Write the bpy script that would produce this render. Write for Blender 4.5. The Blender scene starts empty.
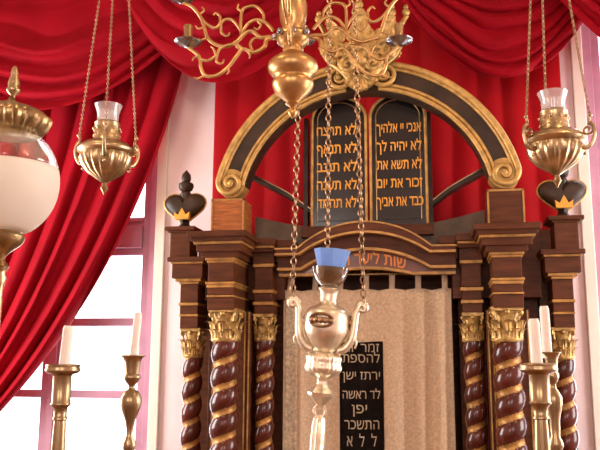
import bpy, bmesh, math, random
from math import sin, cos, pi, radians as R, sqrt, exp
from mathutils import Vector, Matrix, noise
from mathutils.geometry import delaunay_2d_cdt
random.seed(4)
S = bpy.context.scene
COL = S.collection
# ---------------------------------------------------------------- camera
F = 750.0
EYE = Vector((0.42, 0, 2.2))
cd = bpy.data.cameras.new('camera'); cam = bpy.data.objects.new('camera', cd); COL.objects.link(cam)
cd.sensor_width = 36; cd.lens = F * 36 / 600; cd.clip_start = .05
cam.location = EYE
CM = (Matrix.Rotation(R(10.5), 3, 'Z') @ Matrix.Rotation(pi / 2 + R(10), 3, 'X') @ Matrix.Rotation(R(.25), 3, 'Z'))
cam.rotation_euler = CM.to_euler()
S.camera = cam
S.view_settings.view_transform = 'Standard'; S.view_settings.look = 'None'
S.view_settings.gamma = 1; S.view_settings.use_curve_mapping = False
S.view_settings.exposure = 0.25


def U(px, py, Y):
    v = CM @ Vector(((px - 300) / F, (225 - py) / F, -1.0))
    return EYE + v * ((Y - EYE.y) / v.y)


def SC(px, py, Y):                      # metres per pixel there
    v = CM @ Vector(((px - 300) / F, (225 - py) / F, -1.0))
    return ((Y - EYE.y) / v.y) / F


# ---------------------------------------------------------------- materials
def nodes(name):
    m = bpy.data.materials.new(name); m.use_nodes = True
    nt = m.node_tree
    return m, nt, nt.nodes['Principled BSDF']


def mat(name, col, rough=.5, metal=0., var=.12, scale=12., bump=.0, bscale=60., coat=0., sheen=0., stretch=(1, 1, 1), col2=None, spec=.5):
    m, nt, b = nodes(name)
    tc = nt.nodes.new('ShaderNodeTexCoord'); mp = nt.nodes.new('ShaderNodeMapping')
    mp.inputs['Scale'].default_value = stretch
    nt.links.new(tc.outputs['Object'], mp.inputs['Vector'])
    n = nt.nodes.new('ShaderNodeTexNoise'); n.inputs['Scale'].default_value = scale; n.inputs['Detail'].default_value = 5
    nt.links.new(mp.outputs[0], n.inputs['Vector'])
    rp = nt.nodes.new('ShaderNodeValToRGB')
    c2 = col2 or tuple(c * (1 - var * 2.2) for c in col)
    c1 = tuple(min(1, c * (1 + var)) for c in col)
    rp.color_ramp.elements[0].position = .3; rp.color_ramp.elements[1].position = .7
    rp.color_ramp.elements[0].color = (*c2, 1); rp.color_ramp.elements[1].color = (*c1, 1)
    nt.links.new(n.outputs['Fac'], rp.inputs['Fac']); nt.links.new(rp.outputs[0], b.inputs['Base Color'])
    b.inputs['Roughness'].default_value = rough; b.inputs['Metallic'].default_value = metal
    b.inputs['Coat Weight'].default_value = coat; b.inputs['Coat Roughness'].default_value = .12
    b.inputs['Specular IOR Level'].default_value = spec
    if sheen:
        b.inputs['Sheen Weight'].default_value = sheen; b.inputs['Sheen Roughness'].default_value = .4
        b.inputs['Sheen Tint'].default_value = (1, .15, .12, 1)
    if bump:
        n2 = nt.nodes.new('ShaderNodeTexNoise'); n2.inputs['Scale'].default_value = bscale; n2.inputs['Detail'].default_value = 3
        nt.links.new(mp.outputs[0], n2.inputs['Vector'])
        bp = nt.nodes.new('ShaderNodeBump'); bp.inputs['Strength'].default_value = bump; bp.inputs['Distance'].default_value = .004
        nt.links.new(n2.outputs['Fac'], bp.inputs['Height']); nt.links.new(bp.outputs[0], b.inputs['Normal'])
    return m


def glass(name, tint, gloss=.18, rough=.05, diff=None, dw=0.):
    m, nt, b = nodes(name); nt.nodes.remove(b)
    out = nt.nodes['Material Output']
    t = nt.nodes.new('ShaderNodeBsdfTransparent'); t.inputs[0].default_value = (*tint, 1)
    g = nt.nodes.new('ShaderNodeBsdfGlossy'); g.inputs['Roughness'].default_value = rough
    lw = nt.nodes.new('ShaderNodeLayerWeight'); lw.inputs[0].default_value = .35
    mr = nt.nodes.new('ShaderNodeMapRange'); mr.inputs['To Min'].default_value = .04; mr.inputs['To Max'].default_value = gloss * 3
    nt.links.new(lw.outputs['Facing'], mr.inputs[0])
    mx = nt.nodes.new('ShaderNodeMixShader')
    nt.links.new(mr.outputs[0], mx.inputs[0]); nt.links.new(t.outputs[0], mx.inputs[1]); nt.links.new(g.outputs[0], mx.inputs[2])
    last = mx
    if diff:
        d = nt.nodes.new('ShaderNodeBsdfDiffuse'); d.inputs[0].default_value = (*diff, 1)
        tl = nt.nodes.new('ShaderNodeBsdfTranslucent'); tl.inputs[0].default_value = (*diff, 1)
        a = nt.nodes.new('ShaderNodeMixShader'); a.inputs[0].default_value = .5
        nt.links.new(d.outputs[0], a.inputs[1]); nt.links.new(tl.outputs[0], a.inputs[2])
        m2 = nt.nodes.new('ShaderNodeMixShader'); m2.inputs[0].default_value = dw
        nt.links.new(mx.outputs[0], m2.inputs[1]); nt.links.new(a.outputs[0], m2.inputs[2]); last = m2
    nt.links.new(last.outputs[0], out.inputs['Surface'])
    return m


M = dict(
    wood=mat('dark_wood', (.112, .034, .013), .45, var=.18, scale=3, stretch=(2, 2, 14), bump=.06, coat=.0, spec=.18),
    wood2=mat('orange_brown_wood', (.42, .125, .03), .45, var=.25, scale=3, stretch=(3, 3, 20), bump=.1, coat=.05, spec=.3),
    shaft=mat('red_brown_lacquer', (.085, .014, .007), .22, var=.2, scale=5, coat=.35, spec=.35),
    gilt=mat('gilding', (.58, .345, .10), .4, .35, var=.18, scale=25, bump=.12, bscale=90),
    giltline=mat('gold_paint', (.47, .235, .06), .42, .35, var=.2, scale=18, bump=.2),
    leaf=mat('gold_leaf', (.55, .34, .11), .4, .5, var=.25, scale=30, bump=.6, bscale=70),
    letter=mat('letter_gold', (.86, .40, .05), .5, .1, var=.08, scale=30),
    script=mat('letter_orange', (.90, .30, .06), .5, .1, var=.08, scale=30),
    slate=mat('black_lacquer', (.015, .010, .007), .22, var=.2, scale=8, coat=.15),
    archdark=mat('arch_black_brown', (.05, .026, .015), .4, var=.25, scale=8, bump=.1, spec=.3),
    brass=mat('brass', (.62, .37, .14), .33, .9, var=.14, scale=14, bump=.12),
    brass2=mat('aged_brass', (.42, .28, .13), .34, 1., var=.2, scale=20, bump=.25),
    brassb=mat('pale_gilt_brass', (.56, .41, .22), .32, 1., var=.2, scale=22, bump=.3),
    stick=mat('candlestick_brass', (.42, .30, .16), .30, 1., var=.12, scale=10, stretch=(1, 1, .2)),
    silver=mat('tarnished_silver', (.42, .42, .45), .22, 1., var=.3, scale=20, bump=.15),
    silvergilt=mat('silver_gilt', (.86, .74, .54), .32, .8, var=.12, scale=16, bump=.25),
    chain=mat('chain_brass', (.36, .22, .12), .4, .9, var=.2, scale=40),
    red=mat('red_velvet', (.28, .0012, .009), .75, var=.10, scale=3, bump=.15, bscale=220, sheen=.06, spec=.1),
    redb=mat('red_satin_backdrop', (.38, .0013, .006), .65, var=.08, scale=2.5, bump=.1, bscale=200, sheen=.06, spec=.15),
    linen=mat('embroidered_linen', (.76, .59, .40), .85, var=.06, scale=70, bump=.5, bscale=120, col2=(.58, .42, .28)),
    linenb=mat('linen_border', (.72, .60, .42), .8, var=.2, scale=50, bump=.5, bscale=140),
    blackcloth=mat('black_cloth', (.011, .007, .006), .9, spec=.1, var=.2, scale=30, bump=.3),
    thread=mat('gold_thread', (.50, .40, .26), .5, .3, var=.1, scale=50),
    wall=mat('plaster_wall', (.92, .75, .76), .85, var=.04, scale=2.5, bump=.08, bscale=30),
    trim=mat('cream_trim', (.88, .78, .68), .6, var=.04, scale=3),
    frame=mat('flare_washed_frame', (.52, .26, .36), .5, var=.08, scale=6, bump=.05),  # window flare over red-brown paint is put into this mauve
    floor=mat('wood_floor', (.30, .17, .09), .4, var=.2, scale=3, stretch=(1, 10, 1)),
    ceil=mat('ceiling_plaster', (.45, .36, .28), .9, var=.03),
    wax=mat('candle_wax', (.90, .85, .74), .5, var=.05, scale=10),
    wick=mat('wick', (.03, .025, .02), .9),
)
M['wax'].node_tree.nodes['Principled BSDF'].inputs['Subsurface Weight'].default_value = .2
M['clear'] = glass('clear_glass', (.97, .97, .96), .16)
M['pane'] = glass('window_glass', (.98, .99, 1), .03)
M['cupglass'] = glass('cloudy_cup_glass', (.95, .93, .92), .2, diff=(.85, .8, .78), dw=.28)
M['frost'] = glass('frosted_glass', (.9, .85, .8), .1, diff=(.93, .88, .80), dw=.93)
M['blue'] = glass('blue_glass', (.45, .70, 1.), .3, diff=(.42, .64, .96), dw=.72)
M['smoke'] = glass('bowl_glass', (.62, .48, .33), .3, diff=(.42, .27, .13), dw=.3)


# ---------------------------------------------------------------- mesh builder
class MB:
    def __init__(s): s.bm = bmesh.new(); s.M = None
    def v(s, p):
        p = Vector(p)
        return s.bm.verts.new(s.M @ p if s.M else p)
    def f(s, vs):
        try: return s.bm.faces.new(vs)
        except ValueError: return None
    def box(s, x0, x1, y0, y1, z0, z1):
        if x0 > x1: x0, x1 = x1, x0
        if z0 > z1: z0, z1 = z1, z0
        q = [s.v((x, y, z)) for z in (z0, z1) for y in (y0, y1) for x in (x0, x1)]
        for a in ((0, 2, 3, 1), (4, 5, 7, 6), (0, 1, 5, 4), (2, 6, 7, 3), (0, 4, 6, 2), (1, 3, 7, 5)): s.f([q[i] for i in a])
    def grid(s, fn, nu, nv, cu=False, keep=None):
        g = [[s.v(fn(i / nu, j / nv)) for i in range(nu if cu else nu + 1)] for j in range(nv + 1)]
        w = len(g[0])
        for j in range(nv):
            for i in range(nu):
                if keep and not keep((i + .5) / nu, (j + .5) / nv): continue
                s.f([g[j][i], g[j][(i + 1) % w], g[j + 1][(i + 1) % w], g[j + 1][i]])
        return g
    def lathe(s, c, prof, seg=32, mod=None, cap=True):
        c = Vector(c); n = len(prof) - 1
        g = []
        for k, (r, z) in enumerate(prof):
            row = []
            for i in range(seg):
                a = 2 * pi * i / seg; rr = max(r, 1e-4) * (mod(a, k / max(n, 1)) if mod else 1)
                row.append(s.v(c + Vector((rr * cos(a), rr * sin(a), z))))
            g.append(row)
        for k in range(n):
            for i in range(seg):
                s.f([g[k][i], g[k][(i + 1) % seg], g[k + 1][(i + 1) % seg], g[k + 1][i]])
        if cap:
            s.f(g[0][::-1]); s.f(g[-1])
    def tube(s, pts, r, seg=8, closed=False):
        pts = [Vector(p) for p in pts]; n = len(pts)
        rs = r if isinstance(r, (list, tuple)) else [r] * n
        T = []
        for i in range(n):
            a = pts[(i - 1) % n] if (closed or i > 0) else pts[i]; b = pts[(i + 1) % n] if (closed or i < n - 1) else pts[i]
            T.append((b - a).normalized())
        up = Vector((0, 0, 1)) if abs(T[0].z) < .9 else Vector((1, 0, 0))
        N = T[0].cross(up).normalized(); rows = []
        for i in range(n):
            N = (N - T[i] * N.dot(T[i])).normalized(); B = T[i].cross(N)
            rows.append([s.v(pts[i] + (N * cos(2 * pi * k / seg) + B * sin(2 * pi * k / seg)) * rs[i]) for k in range(seg)])
        for i in range(n if closed else n - 1):
            a, b = rows[i], rows[(i + 1) % n]
            for k in range(seg): s.f([a[k], a[(k + 1) % seg], b[(k + 1) % seg], b[k]])
        if not closed: s.f(rows[0][::-1]); s.f(rows[-1])
    def ball(s, c, r, seg=12, sq=(1, 1, 1)):
        c = Vector(c)
        bmv = bmesh.ops.create_uvsphere(s.bm, u_segments=seg, v_segments=max(6, seg // 2), radius=r)['verts']
        for w in bmv:
            w.co = Vector((w.co.x * sq[0], w.co.y * sq[1], w.co.z * sq[2])) + c
            if s.M: w.co = s.M @ w.co
    def plate(s, xs, ztop, zbot, y0, y1):          # solid between two curves, front y0, back y1
        def row(y, f): return [s.v((x, y, f(x))) for x in xs]
        a, b, c, d = row(y0, ztop), row(y0, zbot), row(y1, ztop), row(y1, zbot)
        for i in range(len(xs) - 1):
            s.f([b[i], b[i + 1], a[i + 1], a[i]]); s.f([c[i], c[i + 1], d[i + 1], d[i]])
            s.f([a[i], a[i + 1], c[i + 1], c[i]]); s.f([d[i], d[i + 1], b[i + 1], b[i]])
        for i in (0, -1): s.f([a[i], c[i], d[i], b[i]])
    def outline(s, pts, y0, y1):                   # extruded xz polygon
        a = [s.v((p[0], y0, p[1])) for p in pts]; b = [s.v((p[0], y1, p[1])) for p in pts]
        s.f(a); s.f(b[::-1]); n = len(pts)
        for i in range(n): s.f([a[i], b[i], b[(i + 1) % n], a[(i + 1) % n]])
    def leaf(s, base, out, w, h, curl, th=.004, droop=.3):    # an acanthus leaf: base, outward dir, width, height, outward curl
        base = Vector(base); out = Vector(out).normalized(); side = Vector((0, 0, 1)).cross(out).normalized()
        def fn(u, v):
            x = (u - .5) * 2
            ww = w * .5 * (1 - .55 * v ** 2.2) * (1 + .16 * sin(v * 5.5 * pi) * abs(x))
            o = curl * v ** 3 + .12 * w * (1 - x * x) - .05 * w * cos(x * 3 * pi)
            z = h * (v - droop * max(0, v - .72) ** 1.0 * 3 * (v > .72))
            return base + side * (x * ww) + out * o + Vector((0, 0, z))
        s.grid(fn, 8, 9)
        def fb(u, v): return fn(1 - u, v) - out * th
        s.grid(fb, 8, 9)
    def build(s, name, m, parent=None, smooth=True, bevel=0., solid=0., sub=0, angle=40):
        bmesh.ops.recalc_face_normals(s.bm, faces=s.bm.faces)
        me = bpy.data.meshes.new(name)
        org = Vector((0, 0, 0))
        if parent is not None: org = world_org(parent)
        else:
            vs = [v.co for v in s.bm.verts]
            lo = [min(v[i] for v in vs) for i in range(3)]; hi = [max(v[i] for v in vs) for i in range(3)]
            org = Vector(((lo[0] + hi[0]) / 2, (lo[1] + hi[1]) / 2, lo[2]))
        bmesh.ops.translate(s.bm, verts=s.bm.verts, vec=-org)
        if smooth:
            for f in s.bm.faces: f.smooth = True
            if angle:
                for e in s.bm.edges:
                    if len(e.link_faces) == 2 and e.calc_face_angle(0) > R(angle): e.smooth = False
        s.bm.to_mesh(me); s.bm.free()
        me.materials.append(M[m] if isinstance(m, str) else m)
        o = bpy.data.objects.new(name, me); COL.objects.link(o)
        if parent is not None: o.parent = parent
        else: o.location = org
        if solid:
            k = o.modifiers.new('thickness', 'SOLIDIFY'); k.thickness = solid; k.offset = 0
        if bevel:
            k = o.modifiers.new('bevel', 'BEVEL'); k.width = bevel; k.segments = 2; k.limit_method = 'ANGLE'; k.angle_limit = R(50)
        if sub:
            k = o.modifiers.new('sub', 'SUBSURF'); k.levels = sub; k.render_levels = sub
        return o


def world_org(o):
    p = Vector((0, 0, 0))
    while o is not None: p += o.location; o = o.parent
    return p


def tag(o, label=None, cat=None, group=None, kind=None):
    for k, v in (('label', label), ('category', cat), ('group', group), ('kind', kind)):
        if v: o[k] = v
    return o


def empty(name, loc, label, cat, group=None):
    o = bpy.data.objects.new(name, None); COL.objects.link(o); o.location = loc; o.empty_display_size = .1
    return tag(o, label, cat, group)


def copy_tree(o, parent=None):
    c = o.copy(); COL.objects.link(c); c.parent = parent
    for ch in list(o.children): copy_tree(ch, c)
    return c


def spline(P, n=6):
    P = [Vector(p) for p in P]; out = []
    for i in range(len(P) - 1):
        a = P[max(i - 1, 0)]; b = P[i]; c = P[i + 1]; d = P[min(i + 2, len(P) - 1)]
        for k in range(n):
            t = k / n
            out.append(.5 * ((2 * b) + (c - a) * t + (2 * a - 5 * b + 4 * c - d) * t * t + (3 * b - a - 3 * c + d) * t ** 3))
    out.append(P[-1]); return out


def spiral(c, r0, r1, a0, turns, n=40, ax=(1, 0, 0), az=(0, 0, 1)):
    c = Vector(c); ax = Vector(ax); az = Vector(az)
    return [c + (ax * cos(a0 + turns * 2 * pi * k / n) + az * sin(a0 + turns * 2 * pi * k / n)) * (r0 + (r1 - r0) * k / n) for k in range(n + 1)]


def text_mb(mb, s, height, width, place, bold=.02):
    """Hebrew line written left to right in glyph order (already reversed); place(x, z) -> (point on surface); x centred"""
    cu = bpy.data.curves.new('line', 'FONT'); cu.body = s; cu.align_x = 'CENTER'; cu.resolution_u = 4; cu.size = 1; cu.dimensions = '2D'; cu.fill_mode = 'NONE'
    o = bpy.data.objects.new('line', cu); COL.objects.link(o); bpy.context.view_layer.update()
    me = bpy.data.meshes.new_from_object(o.evaluated_get(bpy.context.evaluated_depsgraph_get()))
    P = [Vector((v.co.x, v.co.y)) for v in me.vertices]
    nxt = {}
    for e in me.edges:
        a, b = e.vertices
        if abs(a - b) == 1: nxt[min(a, b)] = max(a, b)
        else: nxt[max(a, b)] = min(a, b)
    # overlapping outlines: triangulate all of them, keep what the winding number puts inside
    vs, es, fs = delaunay_2d_cdt(P, [(a, b) for a, b in nxt.items()], [], 0, 1e-6)[:3]
    segs = [(P[a], P[b]) for a, b in nxt.items()]
    def inside(c):
        w = 0
        for a, b in segs:
            if (a.y <= c.y) != (b.y <= c.y):
                x = a.x + (c.y - a.y) / (b.y - a.y) * (b.x - a.x)
                if x > c.x: w += 1 if b.y > a.y else -1
        return w != 0
    tris = [f for f in fs if inside(sum((vs[k] for k in f), Vector((0, 0))) / len(f))]
    xs = [p.x for p in P]; x0, x1 = min(xs), max(xs)
    kx = width / (x1 - x0); ky = height / .62
    ec = {}
    for f in tris:
        for k in range(len(f)):
            e = tuple(sorted((f[k], f[k - 1]))); ec[e] = ec.get(e, 0) + 1
    used = sorted({k for f in tris for k in f})
    for q, (ox, oz) in enumerate(((0, 0), (-bold, 0), (bold, 0), (0, bold), (0, -bold)) if bold else ((0, 0),)):   # a bolder stroke
        fr = {}; bk = {}
        for k in used:
            x = (vs[k].x - (x0 + x1) / 2 + ox) * kx; z = (vs[k].y + oz) * ky
            p = Vector(place(x, z)) - Vector((0, .0003 * q, 0)); fr[k] = mb.v(p); bk[k] = mb.v(p + Vector((0, .004, 0)))
        for f in tris: mb.f([fr[k] for k in f])
        for (a, b), n in ec.items():
            if n == 1: mb.f([fr[a], fr[b], bk[b], bk[a]])
    bpy.data.objects.remove(o); bpy.data.curves.remove(cu); bpy.data.meshes.remove(me)


def chain_mb(mb, a, b, link, wire):
    a = Vector(a); b = Vector(b); d = (b - a); L = d.length; d.normalize()
    n = max(2, int(L / (link * .74))); s1 = d.cross(Vector((0, 1, 0))).normalized(); s2 = d.cross(s1).normalized()
    for i in range(n):
        c = a + (b - a) * ((i + .5) / n); s = s1 if i % 2 else s2
        # links turned a little so that both directions show
        s = (s1 + s2 * .55).normalized() if i % 2 else (s2 - s1 * .55).normalized()
        mb.tube([c + d * (cos(t) * (link / 2 - wire)) + s * (sin(t) * link * .30) for t in [2 * pi * k / 10 for k in range(10)]], wire, 5, True)


# ================================================================= THE ROOM
XL, XR, YR, YW, ZC = -3.5, 3.6, -2.6, 4.95, 5.6
SW = (2.7, 4.2, 1.5, 3.7)  # unseen side-wall openings, added to let raking light in
wx0, wx1 = -3.05, U(159, 230, 5.0).x
wr1 = U(593, 230, 4.95).x
wz0, wz1 = U(100, 560, 5.0).z, U(100, -40, 5.0).z
mb = MB()
mb.box(XL - .2, XR + .2, YR - .2, YW + .35, -.1, 0); tag(mb.build('floor', 'floor', smooth=False), kind='structure')
mb = MB(); mb.box(XL - .2, XR + .2, YR - .2, YW + .35, ZC, ZC + .1); tag(mb.build('ceiling', 'ceil', smooth=False), kind='structure')
mb = MB()
for a, b in ((XL - .2, wx0), (wx1, wr1), (-wx0, XR + .2)): mb.box(a, b, YW, YW + .3, 0, ZC)
for a, b in ((wx0, wx1), (wr1, -wx0)):
    mb.box(a, b, YW, YW + .3, 0, wz0); mb.box(a, b, YW, YW + .3, wz1, ZC)
tag(mb.build('wall_back', 'wall', smooth=False), kind='structure')
mb = MB(); [mb.box(XL - .2, XL, *q) for q in ((YR, SW[0], 0, ZC), (SW[1], YW, 0, ZC), (SW[0], SW[1], 0, SW[2]), (SW[0], SW[1], SW[3], ZC))]; tag(mb.build('wall_left', 'wall', smooth=False), kind='structure')
mb = MB(); [mb.box(XR, XR + .2, *q) for q in ((YR, SW[0], 0, ZC), (SW[1], YW, 0, ZC), (SW[0], SW[1], 0, SW[2]), (SW[0], SW[1], SW[3], ZC))]; tag(mb.build('wall_right', 'wall', smooth=False), kind='structure')
mb = MB()
RW = ((-1.75, -.95), (.95, 1.75)); rz0, rz1 = 2.6, 4.2

for a, b in ((XL - .2, RW[0][0]), (RW[0][1], RW[1][0]), (RW[1][1], XR + .2)): mb.box(a, b, YR - .2, YR, 0, ZC)
for a, b in RW:
    mb.box(a, b, YR - .2, YR, 0, rz0); mb.box(a, b, YR - .2, YR, rz1, ZC)
tag(mb.build('wall_rear', 'wall', smooth=False), kind='structure')


def window(name, sgn, wx1):
    Yf, Yb = 5.02, 5.10
    mb = MB()
    def B(x0, x1, z0, z1, y0=Yf, y1=Yb): mb.box(sgn * x0, sgn * x1, y0, y1, z0, z1)
    xi = wx1 - (U(159, 230, 5.0).x - U(143.5, 230, Yf).x); mid = (wx0 + wx1) / 2
    jw = wx1 - xi
    B(wx0, wx0 + jw, wz0, wz1); B(wx1 - jw, wx1, wz0, wz1)
    B(wx1 - jw * .55, wx1, wz0, wz1, Yf - .025, Yf)
    zt0, zt1 = U(140, 255, Yf).z, U(140, 217, Yf).z
    B(wx0 + jw, wx1 - jw, zt0, zt1, Yf + .004, Yb - .004); B(wx0 + jw, wx1 - jw, zt0 + .05, zt1 - .07, Yf - .03, Yf + .01); B(wx0 + jw, wx1 - jw, zt1 - .035, zt1 - .012, Yf - .015, Yf + .01)
    B(wx0, wx1, wz1 - .1, wz1); B(wx0, wx1, wz0, wz0 + .1)
    sw = SC(60, 350, Yf) * 12
    B(mid - sw, mid + sw, wz0, zt0, Yf, Yb); B(mid - sw * .3, mid + sw * .3, wz0, zt0, Yf - .02, Yf)
    B(mid - sw * .7, mid + sw * .7, zt1, wz1, Yf, Yb)
    for py, h in ((322, 4), (394.5, 3.8), (470, 3.8), (540, 3.8)):
        z = U(100, py, Yf).z; d = h * SC(100, py, Yf)
        B(wx0, wx1, z - d, z + d, Yf + .01, Yb - .01)
    o = tag(mb.build(name, 'frame', smooth=False, bevel=.004), kind='structure')
    g = MB(); g.box(sgn * wx0, sgn * wx1, Yb - .045, Yb - .039, wz0, wz1)
    g.build('pane', 'pane', o, smooth=False)
    # plaster band around the opening
    t = MB(); tw = .072
    for a, b in ((wx1, wx1 + tw), (wx0 - tw, wx0)): t.box(sgn * a, sgn * b, YW - .03, YW + .02, wz0 - .06, wz1 + .06)
    t.box(sgn * wx0, sgn * wx1, YW - .03, YW + .02, wz1, wz1 + .06); t.box(sgn * wx0, sgn * wx1, YW - .06, YW + .02, wz0 - .06, wz0)
    return t
tag(window('window_1', 1, wx1).build('trim_1', 'trim', smooth=False, bevel=.006), kind='structure')
tag(window('window_2', -1, -wr1).build('trim_2', 'trim', smooth=False, bevel=.006), kind='structure')

# ================================================================= DRAPERY
def pleat(x, k=.0): return (abs(sin(x * pi)) ** .8 - .5)


def swag(label, A0, A1, B0, B1, s0, s1, Y, nf, amp, v0=.4, seed=0, belly=.10, skew=0., m='red'):
    a0, a1, b0, b1 = (U(*p, Y) for p in (A0, A1, B0, B1)); k = SC(300, 0, Y)
    def fn(u, v):
        p = a0.lerp(a1, v).lerp(b0.lerp(b1, v), u)
        uu = u + skew * u * (1 - u)
        sg = (s0 + (s1 - s0) * v ** 1.15) * k * 4 * uu * (1 - uu)
        env = min(1, max(0, (v - v0 + .12) / .3)) * (sin(pi * u) ** .6 * .8 + .2)
        w = .10 * noise.noise(Vector((u * 2.2, v * 3, seed))) + .04 * noise.noise(Vector((u * 6, v * 5, seed + 3)))
        ph = nf * (v ** 1.15 + w)
        am = 1.8 * amp * (.65 + .5 * noise.noise(Vector((u * 2.5 + seed, round(ph) * 1.7, 2))))
        d = (abs(sin(ph * pi)) ** .7) * am * env
        vt = (1 - env) * .010 * sin(u * 46 + 3 * noise.noise(Vector((u * 4, v, seed)))) * min(1, v * 4 + .4)
        return p + Vector((0, -(d + vt + belly * sin(pi * u) * (.3 + .7 * v)), -sg - d * .45))
    mb = MB(); mb.grid(fn, 90, 110)
    return tag(mb.build('curtain_swag', m, solid=.006, angle=0), label, 'drapery', 'red swags along the top of the wall')


swag('wide crimson velvet swag at the upper left above the drawn-back curtain', (-130, -130), (-110, -10), (215, -130), (228, -8), 70, 136, 4.74, 8.6, .070, .58, 1)
swag('small crimson swag behind the left arms of the gilt chandelier', (135, -110), (122, -6), (322, -110), (334, -6), 40, 100, 4.56, 5.2, .050, .3, 7)
swag('round crimson velvet swag hanging above the right side of the arch', (398, -110), (392, -14), (588, -110), (602, -10), 45, 95, 4.70, 9, .045, .22, 12)
swag('partly seen crimson swag at the far right edge over the white wall', (560, -120), (538, -26), (800, -120), (815, -10), 60, 100, 4.53, 6.5, .06, .2, 20)

# the drawn-back left curtain
Yc = 4.82
def curt(u, v):
    T = Vector((-190 + 385 * u, 10)); C = Vector((-170 + 315 * u, 255 + 45 * u)); B = Vector((-185 + 105 * u, 480 + 10 * u))
    q = T * (1 - v) ** 2 + C * 2 * v * (1 - v) + B * v * v
    p = U(q.x, q.y, Yc)
    w = .35 * noise.noise(Vector((u * 3, v * 1.6, 5))) + .12 * noise.noise(Vector((u * 9, v * 2, 9)))
    a = .115 * (.55 + .45 * v) * (.75 + .5 * noise.noise(Vector((round(u * 15 + w) * 1.3, v, 1))))
    d = abs(sin((u * 15 + w) * pi)) ** .75 * a
    return p + Vector((d * .35, -d, 0))
mb = MB(); mb.grid(curt, 220, 60)
tag(mb.build('curtain', 'red', solid=.006, angle=0), 'long crimson velvet curtain drawn aside across the left window', 'curtain')

# backdrop behind the ark
Yb = 4.90
bx0, bx1 = U(214, 150, Yb).x, U(564.5, 150, Yb).x
bz0, bz1 = U(300, 330, Yb).z, U(300, -60, Yb).z
def back(u, v):
    x = bx0 + (bx1 - bx0) * u; z = bz0 + (bz1 - bz0) * v
    w = .35 * noise.noise(Vector((u * 5, v * 1.5, 3)))
    d = .034 * (abs(sin((u * 13 + w) * pi)) ** 1.2) * (.6 + .6 * noise.noise(Vector((u * 7, v * .6, 8))))
    return Vector((x, Yb - d, z))
mb = MB(); mb.grid(back, 200, 40)
tag(mb.build('backdrop_curtain', 'redb', solid=.005, angle=0), 'bright red hanging cloth covering the wall behind the tablets and arch', 'curtain')

# ================================================================= THE ARK
ark = empty('torah_ark', (0, 4.55, 0), 'dark carved wooden ark with twisted columns, gilded arch and black tablets', 'ark')
def zp(px, py, Y): return U(px, py, Y).z
def hx(px, py, Y): return U(px, py, Y).x

# lower body and steps (below the picture) and side walls
mb = MB(); mb.box(-1.35, 1.35, 4.0, 4.84, 0, .45); mb.box(-1.28, 1.28, 4.05, 4.83, .45, .8)
mb.build('base', 'wood', ark, smooth=False, bevel=.01)
zi = zp(264, 268, 4.42)                    # top of niche
mb = MB()
for s in (-1, 1):
    mb.box(s * .53, s * 1.0, 4.56, 4.83, .8, zi + .02)
    mb.box(s * 1.0, s * 1.17, 4.60, 4.84, .8, zp(190, 300, 4.5))
mb.box(-.55, .55, 4.80, 4.83, .8, zi + .25)
mb.build('body', 'wood', ark, smooth=False, bevel=.004)

# pilasters behind the front columns, with gold edge lines
for s in (-1, 1):
    mb = MB(); z1 = zp(226, 312, 4.34); z0 = .8
    mb.box(s * .675, s * .91, 4.335, 4.56, z0, z1)
    p = mb.build('pilaster', 'wood', ark, smooth=False, bevel=.003)
    mb = MB()
    for x in (.682, .706, .895): mb.box(s * x, s * (x + .008), 4.329, 4.34, z0, z1)
    mb.build('gold_line', 'giltline', p, smooth=False)

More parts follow.
